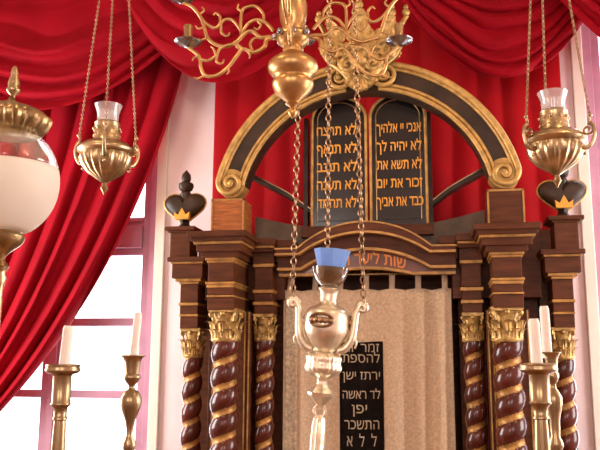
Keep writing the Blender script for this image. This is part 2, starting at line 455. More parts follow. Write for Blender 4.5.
# twisted columns -------------------------------------------------
def column(cx, cy, rad, z0, ztop, hcap, wtop, pitch, ph):
    zs1 = ztop - hcap
    H = zs1 - z0; nz = int(H / pitch * 22); ns = 48
    def prof(a, z):
        t = (z / pitch - a / (2 * pi) + ph) % 1.0
        if t < .25:                        # gilded hollow
            return .84 - .05 * sin(t / .25 * pi), True
        q = (t - .25) / .75
        return .84 + .20 * sin(q * pi) ** .7, False
    def fn(u, v):
        a = u * 2 * pi; z = z0 + H * v; k, _ = prof(a, z)
        return Vector((cx + rad * k * cos(a), cy + rad * k * sin(a), z))
    mb = MB(); mb.grid(fn, ns, nz, True, keep=lambda u, v: not prof(u * 2 * pi, z0 + H * v)[1])
    c = mb.build('column', 'shaft', ark, angle=0)
    mb = MB(); mb.grid(fn, ns, nz, True, keep=lambda u, v: prof(u * 2 * pi, z0 + H * v)[1])
    mb.build('gilded_spiral', 'giltline', c, angle=0)
    # capital: bell, two rows of leaves, corner volutes, abacus
    mb = MB(); h = hcap; w = wtop / 2
    mb.lathe((cx, cy, zs1), [(rad * .98, -.012), (rad * 1.06, -.004), (rad * 1.06, .006), (rad * .9, .012), (rad * .9, h * .3), (w * .72, h * .62), (w * .92, h * .86)], 24)
    for row, (n, z, hh, o) in enumerate(((8, .02, .42, .022), (8, .26, .44, .026))):
        for i in range(n):
            a = 2 * pi * (i + .5 * row) / n + pi / 8; d = Vector((cos(a), sin(a), 0))
            r0 = rad * (.92 + .10 * row)
            mb.leaf(Vector((cx, cy, zs1 + h * z)) + d * r0, d, rad * .78, h * hh, h * .20 + o * .3)
    for i in range(4):
        a = pi / 4 + i * pi / 2; d = Vector((cos(a), sin(a), 0))
        b = Vector((cx, cy, zs1 + h * .48)) + d * rad * .95
        e = Vector((cx, cy, zs1 + h * .80)) + d * w * 1.12
        mb.tube(spline([b, b + d * .01 + Vector((0, 0, h * .18)), e + Vector((0, 0, h * .06))], 4) + spiral(e, h * .09, h * .02, pi / 2, -1.2, 18, d), h * .035, 6)
    for i in range(4):
        a = i * pi / 2; d = Vector((cos(a), sin(a), 0))
        mb.ball(Vector((cx, cy, zs1 + h * .84)) + d * w * .92, h * .085, 8)
    mb.box(cx - w * .95, cx + w * .95, cy - w * .95, cy + w * .95, zs1 + h * .88, zs1 + h * .94)
    mb.box(cx - w, cx + w, cy - w, cy + w, zs1 + h * .94, zs1 + h)
    mb.build('capital', 'leaf', c, angle=50)
    mb = MB(); mb.lathe((cx, cy, z0 - .1), [(rad * 1.3, 0), (rad * 1.3, .03), (rad * 1.1, .045), (rad * 1.25, .07), (rad * 1.25, .085), (rad * .95, .1)], 28)
    mb.build('column_base', 'giltline', c)


FX, OX, IX = .788, 1.094, .605
fz, oz, iz = zp(226, 309.5, 4.2), zp(193, 328.5, 4.45), zp(264, 314.5, 4.40)
for s in (-1, 1):
    column(s * (.788 if s < 0 else .774), 4.20, .081, .9, fz, .172, .170, .140, .35)
    column(s * (1.066 if s < 0 else 1.092), 4.45, .061, .9, oz, .165, .126, .132, .15)
    column(s * IX, 4.40, .060, .9, iz, .150, .120, .128, .6)

# entablature blocks: (px half-width pairs are measured on the left one and mirrored)
def stack(s, cx, rows, Yf, Yback, px):
    """rows: (half width m, y_top px, y_bot px, 'w'|'g', forward m)"""
    mb, mg = MB(), MB()
    for hw, y0, y1, k, fw in rows:
        t = mb if k == 'w' else mg
        Y = Yf - fw
        t.box(s * cx - hw, s * cx + hw, Y, Yback, zp(px, y1, Y), zp(px, y0, Y))
    o = mb.build('entablature', 'wood', ark, smooth=False, bevel=.004)
    mg.build('gilded_moulding', 'giltline', o, smooth=False, bevel=.003)
    return o
k = SC(226, 280, 4.1) * .95
for s in (-1, 1):
    stack(s, .798 if s < 0 else .782, [(14.3 * k, 297, 309.8, 'w', -.01), (15 * k, 295, 297, 'g', 0), (14 * k, 287.5, 295, 'w', 0), (16 * k, 281.5, 284, 'g', .012), (15 * k, 284, 287.5, 'g', .004),
                  (14 * k, 262, 281.5, 'w', 0), (15 * k, 260, 262.5, 'g', .006), (16.5 * k, 257, 260, 'g', .016), (20 * k, 251, 257, 'w', .035), (24 * k, 243.5, 251, 'w', .06),
                  (26.5 * k, 240.5, 243.5, 'g', .075), (29 * k, 236, 240.5, 'w', .09), (32 * k, 230, 236, 'w', .11)], 4.10, 4.60, 226)
    stack(s, 1.075 if s < 0 else 1.10, [(10.5 * k, 316.5, 328.5, 'w', -.01), (11 * k, 314, 316.5, 'g', 0), (10.5 * k, 305.5, 314, 'w', 0), (11.5 * k, 302.5, 305.5, 'g', .01), (10.5 * k, 284, 302.5, 'w', 0),
                  (11.5 * k, 281.3, 284, 'g', .01), (15 * k, 278, 281.3, 'g', .03), (18 * k, 263.5, 278, 'w', .05), (19 * k, 261, 263.5, 'g', .06), (22 * k, 256.5, 261, 'w', .08)], 4.37, 4.75, 193)
    # setback pieces between front block and arch
    stack(s, IX, [(10 * k, 305, 314.5, 'w', 0), (11.3 * k, 301.5, 305, 'g', .01), (10 * k, 293, 301.5, 'w', 0), (11.8 * k, 289.5, 293, 'g', .01), (10 * k, 267, 289.5, 'w', 0), (11.8 * k, 263.5, 267, 'g', .012),
                  (12 * k, 250, 263.5, 'w', .01), (13.5 * k, 245, 248, 'g', .05), (13 * k, 248, 252, 'w', .04), (15 * k, 238, 245, 'w', .07)], 4.34, 4.70, 264)
    stack(s, .487, [(10 * k, 247.5, 250.5, 'g', 0), (9 * k, 250.5, 262, 'w', -.01), (8 * k, 262, 272, 'w', -.04), (11 * k, 240, 247.5, 'w', .015)], 4.36, 4.72, 278)
    # dark frieze linking the columns
    mb = MB()
    mb.box(s * .50, s * 1.0, 4.44, 4.82, zp(264, 300, 4.44), zp(264, 240, 4.44))
    mb.box(s * .98, s * 1.15, 4.56, 4.84, zp(200, 330, 4.56), zp(200, 262, 4.56))
    mb.box(s * .80, s * 1.10, 4.60, 4.82, zp(200, 264, 4.60), zp(200, 238, 4.60))
    mb.build('frieze', 'wood', ark, smooth=False, bevel=.004)

# segmental pediment over the niche -------------------------------
def arc(top, dxpx, ypx, Y, flat=None, px=370):
    """z(x) of a circle through the top centre and (dx, y)"""
    z0 = zp(px, top, Y); h = z0 - zp(px, ypx, Y); c = dxpx * SC(px, top, Y); Rr = (c * c + h * h) / (2 * h)
    zf = zp(px, flat, Y) if flat else -9
    return lambda x: max(z0 - Rr + sqrt(max(0, Rr * Rr - x * x)), zf)
xs = [i / 40 * .52 for i in range(-40, 41)]
Y1, Y2, Y3 = 4.26, 4.34, 4.40
A1t, A1b = arc(221.5, 70, 250, Y1, 247), arc(231, 67, 253, Y1, 252)
A2t, A2b = arc(231, 67, 253, Y2, 252), arc(248.5, 64, 267, Y2, 267.5)
A3t, A3b = arc(251, 64, 270, Y3, 270), arc(268, 40, 272.5, Y3, 274)
mb = MB()
mb.plate(xs, A1t, A1b, Y1, 4.82); mb.plate(xs, A2t, A2b, Y2, 4.82)
ped = mb.build('arched_cornice', 'wood', ark, bevel=.003, angle=30)
mb = MB(); mb.plate(xs, lambda x: A1b(x) + .004, lambda x: A1b(x) - .009, Y1 - .004, Y1 + .05)
mb.plate(xs, lambda x: A1t(x) + .006, lambda x: A1t(x) - .004, Y1 - .006, Y1 + .05)
mb.plate(xs, lambda x: A2b(x) + .006, lambda x: A2b(x) - .010, Y2 - .012, Y2 + .05)
mb.build('gilded_moulding', 'giltline', ped, angle=30)
mb = MB(); mb.plate(xs, A3t, A3b, Y3, 4.82); fr = mb.build('inscription_panel', 'wood2', ark, angle=30)
M['panelred'] = mat('panel_red_brown', (.16, .045, .02), .4, var=.25, scale=8, coat=.3); fr.data.materials[0] = M['panelred']
mb = MB(); mb.plate(xs, lambda x: A3b(x) + .008, lambda x: A3b(x) - .008, Y3 - .012, Y3 + .04)
mb.build('gilded_moulding', 'giltline', fr, angle=30)
mb = MB()
mid = lambda x: (A3t(x) + A3b(x)) / 2
text_mb(mb, 'שות ליער תמד'[::-1], .062, .50, lambda x, z: (x * .94, Y3 - .006, mid(x) - .024 + z))
mb.build('inscription', 'script', fr, smooth=False)

# sloping scroll bars and dusty shoulders either side of the tablets
for s in (-1, 1):
    P = [(243, 174), (262, 184), (285, 196), (302, 208), (316, 218)]
    c0 = hx(365, 200, 4.60)
    pts = [((-(hx(a, b, 4.60) - c0)) * -1, zp(a, b, 4.60)) for a, b in P]
    sp = spline([(abs(x), 0, z) for x, z in pts], 5)
    mb = MB()
    X = [p.x for p in sp]
    def zc(x):
        for a, b in zip(sp, sp[1:]):
            if min(a.x, b.x) <= x <= max(a.x, b.x): t = (x - a.x) / (b.x - a.x + 1e-9); return a.z + (b.z - a.z) * t
        return sp[-1].z
    xr = sorted(X)
    mb.plate([s * x for x in xr], lambda x: zc(abs(x)) + .017, lambda x: zc(abs(x)) - .017, 4.56, 4.66)
    b = mb.build('scroll_bar', 'archdark', ark, angle=30, bevel=.004)
    mb = MB(); mb.plate([s * x for x in xr], lambda x: zc(abs(x)) + .020, lambda x: zc(abs(x)) + .013, 4.552, 4.62)
    mb.build('moulding', 'stick', b, angle=30)
    mb = MB(); zb = zp(270, 250, 4.5)
    sa, sb = zp(270, 229, 4.5), zp(270, 216, 4.5)
    sh = lambda x: sa + (sb - sa) * ((abs(x) - .26) / .44) ** 1.6
    mb.plate([s * (.26 + .02 * i) for i in range(23)], sh, lambda x: zb, 4.50, 4.84)
    M['dusty'] = M.get('dusty') or mat('dusty_brown_wood', (.13, .085, .055), .6, var=.3, scale=6)
    mb.build('shoulder', 'dusty', ark, angle=30)

# arch pedestals
for s in (-1, 1):
    Y = 4.22; kk = SC(229, 210, Y)
    mb = MB(); z0, z1 = zp(229, 230.5, Y), zp(229, 199, Y)
    mb.box(s * .80 - 16.5 * kk, s * .80 + 16.5 * kk, Y, Y + .2, z0, z1)
    o = mb.build('pedestal', 'wood2' if s < 0 else 'wood', ark, smooth=False, bevel=.004)  # light on the left block is put into a lighter wood colour
    mb = MB()
    for a in (-1, 1): mb.box(s * .80 + a * 15.2 * kk, s * .80 + a * 16.9 * kk, Y - .003, Y + .02, z0, z1)
    mb.box(s * .80 - 16.9 * kk, s * .80 + 16.9 * kk, Y - .003, Y + .02, z1 - 1.6 * kk, z1 + .002)
    mb.build('gold_line', 'giltline', o, smooth=False)
    if s < 0: o['label'] = 'pedestal block with its lit look put into a lighter brown'

# the gilded arch --------------------------------------------------
Ya = 4.30
ka = SC(365, 140, Ya)
zc_ = zp(365, 217, Ya); Rm = zp(365, 79.5, Ya) - zc_
Rm = (Rm + .82) / 2
zc_ = zp(365, 76, Ya) - Rm
ends = [math.asin((zp(232, 183, Ya) - zc_) / Rm)]
e0 = ends[0]
def ring(mb, r0, r1, y0, y1, a0, a1, n=64):
    def P(a, r, y): return (r * cos(a), y, zc_ + r * sin(a))
    pr = None
    for i in range(n + 1):
        a = a0 + (a1 - a0) * i / n
        q = [mb.v(P(a, r0, y0)), mb.v(P(a, r1, y0)), mb.v(P(a, r1, y1)), mb.v(P(a, r0, y1))]
        if pr:
            for j in range(4): mb.f([pr[j], pr[(j + 1) % 4], q[(j + 1) % 4], q[j]])
        else: mb.f(q[::-1])
        pr = q
    mb.f(pr)
hw = 15.5 * ka
gap = 0.13
mb = MB(); ring(mb, Rm - hw * 1.0, Rm + hw * .9, Ya + .012, Ya + .12, e0, pi - e0, 90)
arch = mb.build('arch', 'archdark', ark, angle=30)
arch['label'] = 'gilded round arch with a dark band'
mb = MB()
def rope(rr, rad, a0, a1, yo): mb.tube([(rr * cos(a0 + (a1 - a0) * i / 70), Ya + yo, zc_ + rr * sin(a0 + (a1 - a0) * i / 70)) for i in range(71)], rad, 8)
for (a0, a1) in ((e0, pi / 2 - gap), (pi / 2 + gap, pi - e0)):
    rope(Rm + hw * .86, .020, a0, a1, .0); rope(Rm + hw * .60, .011, a0, a1, .008)
    rope(Rm - hw * .80, .014, a0, a1, .004); rope(Rm - hw * .52, .012, a0, a1, .008)
    ring(mb, Rm + hw * .55, Rm + hw * 1.0, Ya + .004, Ya + .11, a0, a1); ring(mb, Rm - hw * .92, Rm - hw * .45, Ya + .006, Ya + .06, a0, a1)
for s in (-1, 1):
    # lower scroll
    c = Vector((s * (Rm * cos(e0)), Ya - .005, zc_ + Rm * sin(e0)))
    mb.tube([c + Vector((s * x, 0, z)) for x, z in [(p.x, p.z) for p in spiral((0, 0, 0), hw * .86, .014, e0, -1.4, 60)]], [.018 - .007 * i / 60 for i in range(61)], 8)
    mb.ball(c, .022, 10, (1, .7, 1))
    # upper scroll beside the crown
    a = pi / 2 - s * (gap + .01); c = Vector((Rm * cos(a) + s * .02, Ya - .03, zc_ + Rm * sin(a)))
    mb.tube([c + Vector((s * x, 0, z)) for x, z in [(p.x, p.z) for p in spiral((0, 0, 0), .082, .014, pi * .55, 2.0, 60)]], [.017 - .008 * i / 60 for i in range(61)], 8)
    mb.ball(c, .022, 10, (1, .7, 1))
mb.build('gilded_moulding', 'gilt', arch, angle=50)
for s in (-1, 1):
    mb = MB(); c = Vector((s * (Rm * cos(e0)), Ya + .09, zc_ + Rm * sin(e0)))
    n = 24
    mb.outline([(c.x + hw * .97 * cos(2 * pi * i / n), c.z + hw * .97 * sin(2 * pi * i / n)) for i in range(n)], Ya + .008, Ya + .12)
    mb.build('scroll_end', 'gilt', arch, angle=30)

# the gilded crown on the arch ------------------------------------
Yk = 4.24; kk = SC(362, 50, Yk); cxk = 0.0
def kz(y): return zp(362, y, Yk)
def KP(dx, y, dy=0.): return Vector((cxk + dx * kk, Yk + dy, kz(y)))
mb = MB()
mb.M = Matrix.Translation((cxk, Yk + .09, 0)) @ Matrix.Diagonal((1, .55, 1, 1))
mb.lathe((0, 0, 0), [(9 * kk, kz(78)), (13 * kk, kz(70)), (22 * kk, kz(60)), (31 * kk, kz(54))], 40, mod=lambda a, t: 1 + .06 * sin(a * 16))
mb.lathe((0, 0, 0), [(33 * kk, kz(56)), (37 * kk, kz(53)), (36 * kk, kz(47)), (38 * kk, kz(44)), (36 * kk, kz(42))], 40)
for i in range(20):
    a = 2 * pi * i / 20; mb.ball((37.5 * kk * cos(a), 37.5 * kk * sin(a), kz(49.5)), 2.6 * kk, 8)
for i in range(8):
    a = 2 * pi * i / 8 + pi / 8 * 0 - pi / 2; d = Vector((cos(a), sin(a), 0)); r = 36 * kk
    mb.leaf(d * r + Vector((0, 0, kz(44))), d, 21 * kk, 33 * kk if i % 2 == 0 else 26 * kk, 9 * kk, .012, 0.)
    tip = d * (r + 9 * kk) + Vector((0, 0, kz(9 if i % 2 == 0 else 16)))
    mb.ball(tip, 4.2 * kk, 10); mb.ball(tip + Vector((0, 0, 6 * kk)), 2.6 * kk, 8)
    for q in (-1, 1):
        e = d * r + Vector((0, 0, kz(36))); sd = Vector((0, 0, 1)).cross(d)
        mb.tube(spiral(e + sd * q * 8 * kk, 6 * kk, 1.5 * kk, -pi / 2, 1.3 * q, 24, sd), 1.8 * kk, 6)
crown = mb.build('crown', 'leaf', ark, angle=50)
mb = MB()
for s in (-1, 1):                          # acanthus scrolls below the crown
    mb.tube(spline([KP(s * 4, 84), KP(s * 14, 74, -.02), KP(s * 22, 62, -.03), KP(s * 30, 52, -.03)], 6), [5 * kk - 3 * kk * i / 18 for i in range(19)], 8)
    mb.tube(spiral(KP(s * 24, 52, -.035), 11 * kk, 2 * kk, -pi / 2, 1.6 * s, 40), [3.6 * kk - 1.8 * kk * i / 40 for i in range(41)], 8)
    mb.tube(spiral(KP(s * 12, 66, -.04), 8 * kk, 2 * kk, pi / 2, -1.5 * s, 36), 2.6 * kk, 8)
    mb.tube(spline([KP(s * 8, 84), KP(s * 14, 76, -.02), KP(s * 22, 68, -.01), KP(s * 34, 58), KP(s * 42, 44, .01)], 5), [4 * kk - 2.6 * kk * i / 20 for i in range(21)], 8)
    for j in range(4):
        p = KP(s * (11 + 8 * j), 82 - 10 * j, -.01)
        mb.leaf(p, (s * .5, -1, 0), 12 * kk, 15 * kk, 6 * kk, .01)
    for j in range(3):
        mb.leaf(KP(s * (6 + 9 * j), 72 - 7 * j, -.03), (s * .3, -1, 0), 13 * kk, 15 * kk, 8 * kk, .01)
mb.ball(KP(0, 60, -.04), 8 * kk, 14, (1, .6, 1.2))
mb.build('acanthus_scrolls', 'leaf', crown, angle=50)
mb = MB()
for j in range(7):                         # shell
    a = (j - 3) * .36; b = KP(0, 76, -.02); e = b + Vector((sin(a) * 15 * kk, -.012, -cos(a) * 17 * kk))
    mb.tube([b.lerp(e, t / 5) for t in range(6)], [1.6 * kk, 2.4 * kk, 3.2 * kk, 3.9 * kk, 4.2 * kk, 2.6 * kk], 8)
mb.build('shell', 'leaf', crown)

# tablets of the law -----------------------------------------------
Yt = 4.47
zt0, zt1 = zp(370, 226, Yt), zp(370, 95.5, Yt)
def tablet(s, lines):
    kk = SC(370, 150, Yt); w = 27.6 * kk; cx = .017 + s * (.012 + w)
    zc = zt1 - w * .86
    def shape(ins):
        ww = w - ins; top = [(cx + ww * cos(a), zc + (w * .86 - ins) * sin(a)) for a in [pi * i / 24 for i in range(25)]]
        return [(cx + ww, zt0 + ins), *top, (cx - ww, zt0 + ins)]
    mb = MB(); mb.outline(shape(.0), Yt, Yt + .07)
    t = mb.build('tablet', 'slate', ark, angle=30)
    mb = MB()
    pts = [Vector((x, Yt - .004, z)) for x, z in shape(.002)]
    mb.tube(pts, .0095, 8, True)
    mb.build('tablet_frame', 'gilt', t)
    mb = MB(); mb.tube([Vector((x, Yt - .001, z)) for x, z in shape(.036)], .0035, 6, True)
    mb.build('inner_line', 'brass2', t)
    for i, (l, wd) in enumerate(lines):
        z = zp(370, 133.5 + 18.3 * i, Yt); mb = MB()
        text_mb(mb, l[::-1], 9.0 * kk, wd * kk, lambda x, q: (cx + x + (.006 if s > 0 else -.014), Yt - .005, z + q))
        mb.build('lettering', 'letter', t, smooth=False)
    return t
tablet(-1, [('לא תרצח', 40), ('לא תנאף', 40), ('לא תגנב', 40), ('לא תענה', 40), ('לא תחמד', 39)])
tablet(1, [('אנכי יי אלהיך', 44), ('לא יהיה לך', 44), ('לא תשא את', 44), ('זכור את יום', 44), ('כבד את אביך', 45)])
mb = MB(); mb.box(-.40, .40, Yt - .02, Yt + .12, zp(370, 236, Yt), zt0 + .004); mb.build('tablet_plinth', 'wood', ark, smooth=False)
for s in (-1, 1):                          # dark posts that carry the tablets
    mb = MB(); mb.box(s * .375, s * .40, Yt + .08, Yt + .14, zt0 - .05, zt1 - .1); mb.build('tablet_post', 'archdark', ark, smooth=False)

# urn pedestals and heart shaped finials on the outer columns -------
for s in (-1, 1):
    Y = 4.36; kk = SC(185, 220, Y); cx = s * (1.14 if s < 0 else 1.135)
    def z(y): return zp(184, y, Y)
    mb = MB(); hwp = 10.5 * kk
    mb.box(cx - hwp, cx + hwp, Y, Y + .16, z(258), z(230)); mb.box(cx - hwp * 1.5, cx + hwp * 1.5, Y - .02, Y + .2, z(230.5), z(226.5))
    mb.box(cx - hwp * 1.2, cx + hwp * 1.2, Y - .01, Y + .18, z(232.5), z(230.5))
    mb.build('finial_pedestal', 'wood', ark, smooth=False, bevel=.004)
    # heart
    cy = Y + .08
    H = []
    for i in range(40):
        t = 2 * pi * i / 40
        x = 16 * sin(t) ** 3; y = 13 * cos(t) - 5 * cos(2 * t) - 2 * cos(3 * t) - cos(4 * t)
        H.append((x / 16 * 22.3, y / 14.5))
    def HZ(v): return z(205.5 - 17 * v)
    mb = MB()
    n = len(H); rings = []
    for (sc, dy) in ((.0, -.058), (.45, -.054), (.75, -.044), (.93, -.026), (1, 0), (.93, .026), (.75, .044), (.45, .054), (0, .058)):
        rings.append([mb.v((cx + x * kk * sc, cy + dy, HZ(v * sc))) for x, v in H])
    for a, b in zip(rings, rings[1:]):
        for i in range(n): mb.f([a[i], a[(i + 1) % n], b[(i + 1) % n], b[i]])
    mb.lathe((cx, cy, 0), [(6 * kk, z(226.5)), (7 * kk, z(225)), (4.5 * kk, z(222)), (5 * kk, z(219))], 16)
    mb.lathe((cx, cy, 0), [(5 * kk, z(203)), (5.5 * kk, z(195)), (6 * kk, z(191)), (4 * kk, z(189)), (6.5 * kk, z(187.5)), (8 * kk, z(184)), (7.5 * kk, z(181)), (4 * kk, z(179)), (5 * kk, z(176)), (4.5 * kk, z(172)), (2 * kk, z(169)), (.3 * kk, z(167))], 20)
    bmesh.ops.remove_doubles(mb.bm, verts=mb.bm.verts, dist=1e-5)
    fin = mb.build('heart_finial', 'archdark', ark, angle=45)
    mb = MB(); mb.tube([(cx + x * kk * .99, cy - .006, HZ(v * .99)) for x, v in H], .0065, 6, True); mb.build('gold_rim', 'gilt', fin)
    mb = MB(); b = 7 * kk; zz = z(218.5); t1 = z(209)
    pts = [(-b, zz), (b, zz), (b * 1.15, zz + (t1 - zz) * .75), (b * .55, zz + (t1 - zz) * .45), (0, t1 + .012), (-b * .55, zz + (t1 - zz) * .45), (-b * 1.15, zz + (t1 - zz) * .75)]
    mb.outline([(cx + x, q) for x, q in pts], cy - .068, cy - .03)
    mb.build('crown_emblem', 'letter', fin, smooth=False)

# niche: rod for the hanging
zr = zp(367, 274, 4.52)
mb = MB(); mb.tube([(-.56, 4.53, zr), (.56, 4.53, zr)], .011, 10); mb.build('curtain_rod', 'brass2', ark)

# ================================================================= PAROCHET (ark hanging)
Yp = 4.47
px0, px1 = hx(283, 350, Yp), hx(453, 350, Yp)
w2 = (px1 - px0) / 2
pc = (px0 + px1) / 2
ztop = zp(367, 289, Yp)
zbot = .85
def foldp(x, t):
    w = .25 * noise.noise(Vector((x * 4, t * .5, 2)))
    e = min(1, .35 + t * 2)
    r = max(0, x / w2) 
    l = max(0, -x / w2 - .45)
    return (.020 * sin(x * 19 + w * 7) + .020 * (abs(sin(x * 26 + 3 * w + .6)) ** .7) * (r * 1.7 + l * 2.2 + .40)) * e
def hang(u, v):
    x = px0 + (px1 - px0) * u; t = 1 - v
    tabs = 6.45
    sag = .006 * (1 - abs(cos((u - .035) * tabs * pi))) * 1.6
    return Vector((x, Yp + foldp(x - pc, t), zbot + (ztop - sag - zbot) * v if v > .999 else zbot + (ztop - zbot) * v - sag * v * v))
par = empty('ark_curtain', (pc, Yp, zbot), 'cream embroidered linen hanging with a black Hebrew panel between the ark columns', 'curtain')
mb = MB(); mb.grid(hang, 150, 40); mb.build('cloth', 'linen', par, solid=.004, angle=0)
for i in range(7):
    u = .035 + i * .155
    x = px0 + (px1 - px0) * min(u, .985); hw_ = .017
    y = Yp + foldp(x - pc, 0)
    def tb(a, b, y=y, x=x): 
        return Vector((x + (a - .5) * 2 * hw_, 4.53 - .016 * cos((b - .5) * pi * 1.2) if b > .5 else y + (4.53 - .016 - y) * b * 2, ztop - .02 + (zr + .014 - ztop + .02) * b))
    mb = MB(); mb.grid(tb, 4, 10); mb.build('hanging_tab', 'linen', par, solid=.004, angle=0)
# borders: left embroidered strip
for (a, b) in ((.012, .085),):
    mb = MB(); mb.grid(lambda u, v: hang(a + (b - a) * u, .02 + .965 * v) + Vector((0, -.006, 0)), 10, 40); mb.build('border', 'linenb', par, solid=.003, angle=0)
# black centre panel with silver-gold script
bxl, bxr = hx(340, 400, Yp), hx(383.5, 400, Yp)
zb1 = zp(362, 342, Yp)
def onc(x, z): return Vector((x, Yp + foldp(x - pc, (ztop - z) / (ztop - zbot)), z))
mb = MB(); mb.grid(lambda u, v: onc(bxl + (bxr - bxl) * u, 1.2 + (zb1 - .004 * sin(u * 5) - 1.2) * v) + Vector((0, -.007, 0)), 16, 30)
pan = mb.build('black_panel', 'blackcloth', par, solid=.003, angle=0)
mb = MB(); kk = SC(362, 400, Yp); cxp = (bxl + bxr) / 2
for l, y, w, h, ox in (('זמר יות', 352, 36, 8.5, 0), ('להספת', 362.5, 37, 8.5, 0), ('ירתז ישן', 379.5, 37, 8, 0), ('לד ראשה', 398.5, 37, 8, 0), ('יפן', 413, 15, 8.5, -2), ('התשכר', 429, 34, 9, 0), ('ל  ל  א', 446, 29, 10, 0)):
    z = zp(362, y, Yp)
    mb = MB()
    text_mb(mb, l[::-1], h * kk, w * kk, lambda x, q: onc(cxp + x + ox * kk, z + q) + Vector((0, -.014, 0)), 0)
    mb.build('lettering', 'thread', pan, smooth=False)

# ================================================================= HANGING LAMPS
def oil_lamp(px, yr, Y, k_r, label, zring_y, angs, kv):
    """brass sanctuary lamp; pixel radii and heights measured at its own distance. yr = pixel of the glass rim"""
    kk = SC(px, yr + 40, Y); c = U(px, yr + 40, Y); c.z = 0
    def z(y): return U(px, yr + y * kv, Y).z
    root = empty('hanging_oil_lamp', (c.x, c.y, z(90)), label, 'lamp', 'small brass hanging lamps with glass cups')
    mb = MB(); P = [(r * kk * k_r, z(y)) for y, r in ((89, .3), (86, 2), (83, 4), (80, 3), (77.5, 2.2), (76, 5), (73, 9), (67, 18), (60, 23.5), (53, 26), (49.5, 25), (48, 27.5), (45.5, 29), (43, 28), (41, 25), (38.5, 22), (37, 15), (34, 13.5), (26, 13), (20, 12.6), (18.5, 13.2), (17, 11.5))]
    def gad(a, t):
        return 1 + (.055 * sin(a * 18) if .27 < t < .46 else 0)
    mb.lathe((c.x, c.y, 0), P, 90, mod=gad)
    for i in range(24):
        a = 2 * pi * i / 24; mb.ball((c.x + 12.9 * kk * k_r * cos(a), c.y + 12.9 * kk * k_r * sin(a), z(31)), 1.3 * kk, 6)
    for i in range(10):
        a = 2 * pi * i / 10; mb.ball((c.x + 13 * kk * k_r * cos(a), c.y + 13 * kk * k_r * sin(a), z(24.5)), 2.2 * kk, 8, (1, 1, .9))
    body = mb.build('lamp_body', 'brassb', root, angle=50)
    mb = MB()
    pr = [(10.2, 32), (10.6, 18), (11.2, 8), (13.6, 1.5), (14.2, 0), (13.4, .4), (10.6, 8), (10, 18), (9.6, 31)]
    mb.lathe((c.x, c.y, 0), [(r * kk * k_r, z(y)) for r, y in pr], 32)
    mb.build('glass_cup', 'cupglass', root)
    ringp = Vector((c.x, c.y, U(px, zring_y, Y).z))
    for i, an in enumerate(angs):
        a = R(an); d = Vector((cos(a), sin(a), 0))
        def Q(r, y): return Vector((c.x, c.y, z(y))) + d * r * kk * k_r
        mb = MB()
        mb.tube(spline([Q(23, 54), Q(29, 56), Q(34, 52), Q(37, 44), Q(36, 36), Q(32, 33)], 6), [2.4 * kk - 1.1 * kk * j / 30 for j in range(31)], 8)
        mb.tube(spiral(Q(31, 40), 6.2 * kk, 1.2 * kk, pi * .5, -1.4, 26, d), 1.3 * kk, 6)
        mb.tube(spline([Q(36, 37), Q(32.5, 32), Q(34, 26)], 5), [1.9 * kk - .8 * kk * j / 10 for j in range(11)], 6)
        mb.ball(Q(34, 27), 2.2 * kk, 8); mb.ball(Q(27, 61), 1.8 * kk, 8)
        br = mb.build('scroll_bracket', 'brassb', root, angle=60)
        mb = MB(); chain_mb(mb, Q(33.5, 28), ringp + d * .012, .014, .0020); mb.build('chain', 'chain', root)
    mb = MB(); mb.tube([ringp + Vector((.018 * cos(t), .018 * sin(t), 0)) for t in [2 * pi * j / 16 for j in range(16)]], .004, 6, True)
    mb.tube([ringp, ringp + Vector((0, 0, .02)), Vector((c.x, c.y, ZC - .02))], .0045, 8)
    mb.ball(ringp, .014, 10)
    mb.lathe((c.x, c.y, ZC - .03), [(.02, -.02), (.05, 0), (.06, .03)], 20)
    mb.build('hanger', 'brass2', root)
    return root


oil_lamp(106.5, 105.5, 2.9, .97, 'brass oil lamp with glass cup hanging before the left curtain', -126, (-68, 52, 172), 1.0)
oil_lamp(554.5, 92.5, 2.8, 1.04, 'brass oil lamp with glass cup hanging at the right above the heart finial', -155, (94, 214, 334), 1.07)

# silver-gilt centre lamp with blue glass ----------------------------
Yl = 3.25; px = 325; kk = SC(px, 330, Yl)
c = U(px, 345, Yl)
TL = Matrix.Translation(c) @ Matrix.Rotation(R(4.6), 4, 'Y') @ Matrix.Rotation(R(12), 4, 'Z')
lamp = empty('sanctuary_lamp', c - Vector((0, 0, .66)), 'silver-gilt urn lamp with blue glass cup hanging in front of the ark curtain', 'lamp')
def lz(y): return (345 - y) * kk * .985
def lm(): m_ = MB(); m_.M = TL; return m_
mb = lm()
gadr = lambda a, t: 1 + (.05 * sin(a * 20) if .22 < t < .45 else 0)
prof = [(353, 9), (351, 11.5), (347, 13.5), (342, 17), (336, 21), (330, 22.9), (320, 22.9), (314, 22), (310, 20), (307.5, 16.5), (305.5, 12), (303.5, 9.5), (301, 8.5), (294, 8.5), (290, 9.5), (288, 11.5), (286, 9)]
mb.lathe((0, 0, 0), [(r * kk, lz(y)) for y, r in prof], 56)
mb.build('urn_body', 'silvergilt', lamp, angle=50)
mb = lm(); mb.lathe((0, 0, 0), [(r * kk, lz(y)) for y, r in [(379, 5), (376.5, 9.5), (374.5, 13), (372, 16.5), (369, 18.2), (366, 18.2), (363.5, 17), (361, 17), (358.5, 18), (356, 17.2), (354, 14), (352, 11)]], 96, mod=lambda a, t: 1 + .022 * sin(a * 22)); mb.build('gadrooned_ring', 'silvergilt', lamp, angle=60)
mb = lm()
for i in range(26):
    a = 2 * pi * i / 26; mb.ball((16 * kk * cos(a), 16 * kk * sin(a), lz(310)), 1.0 * kk, 6)
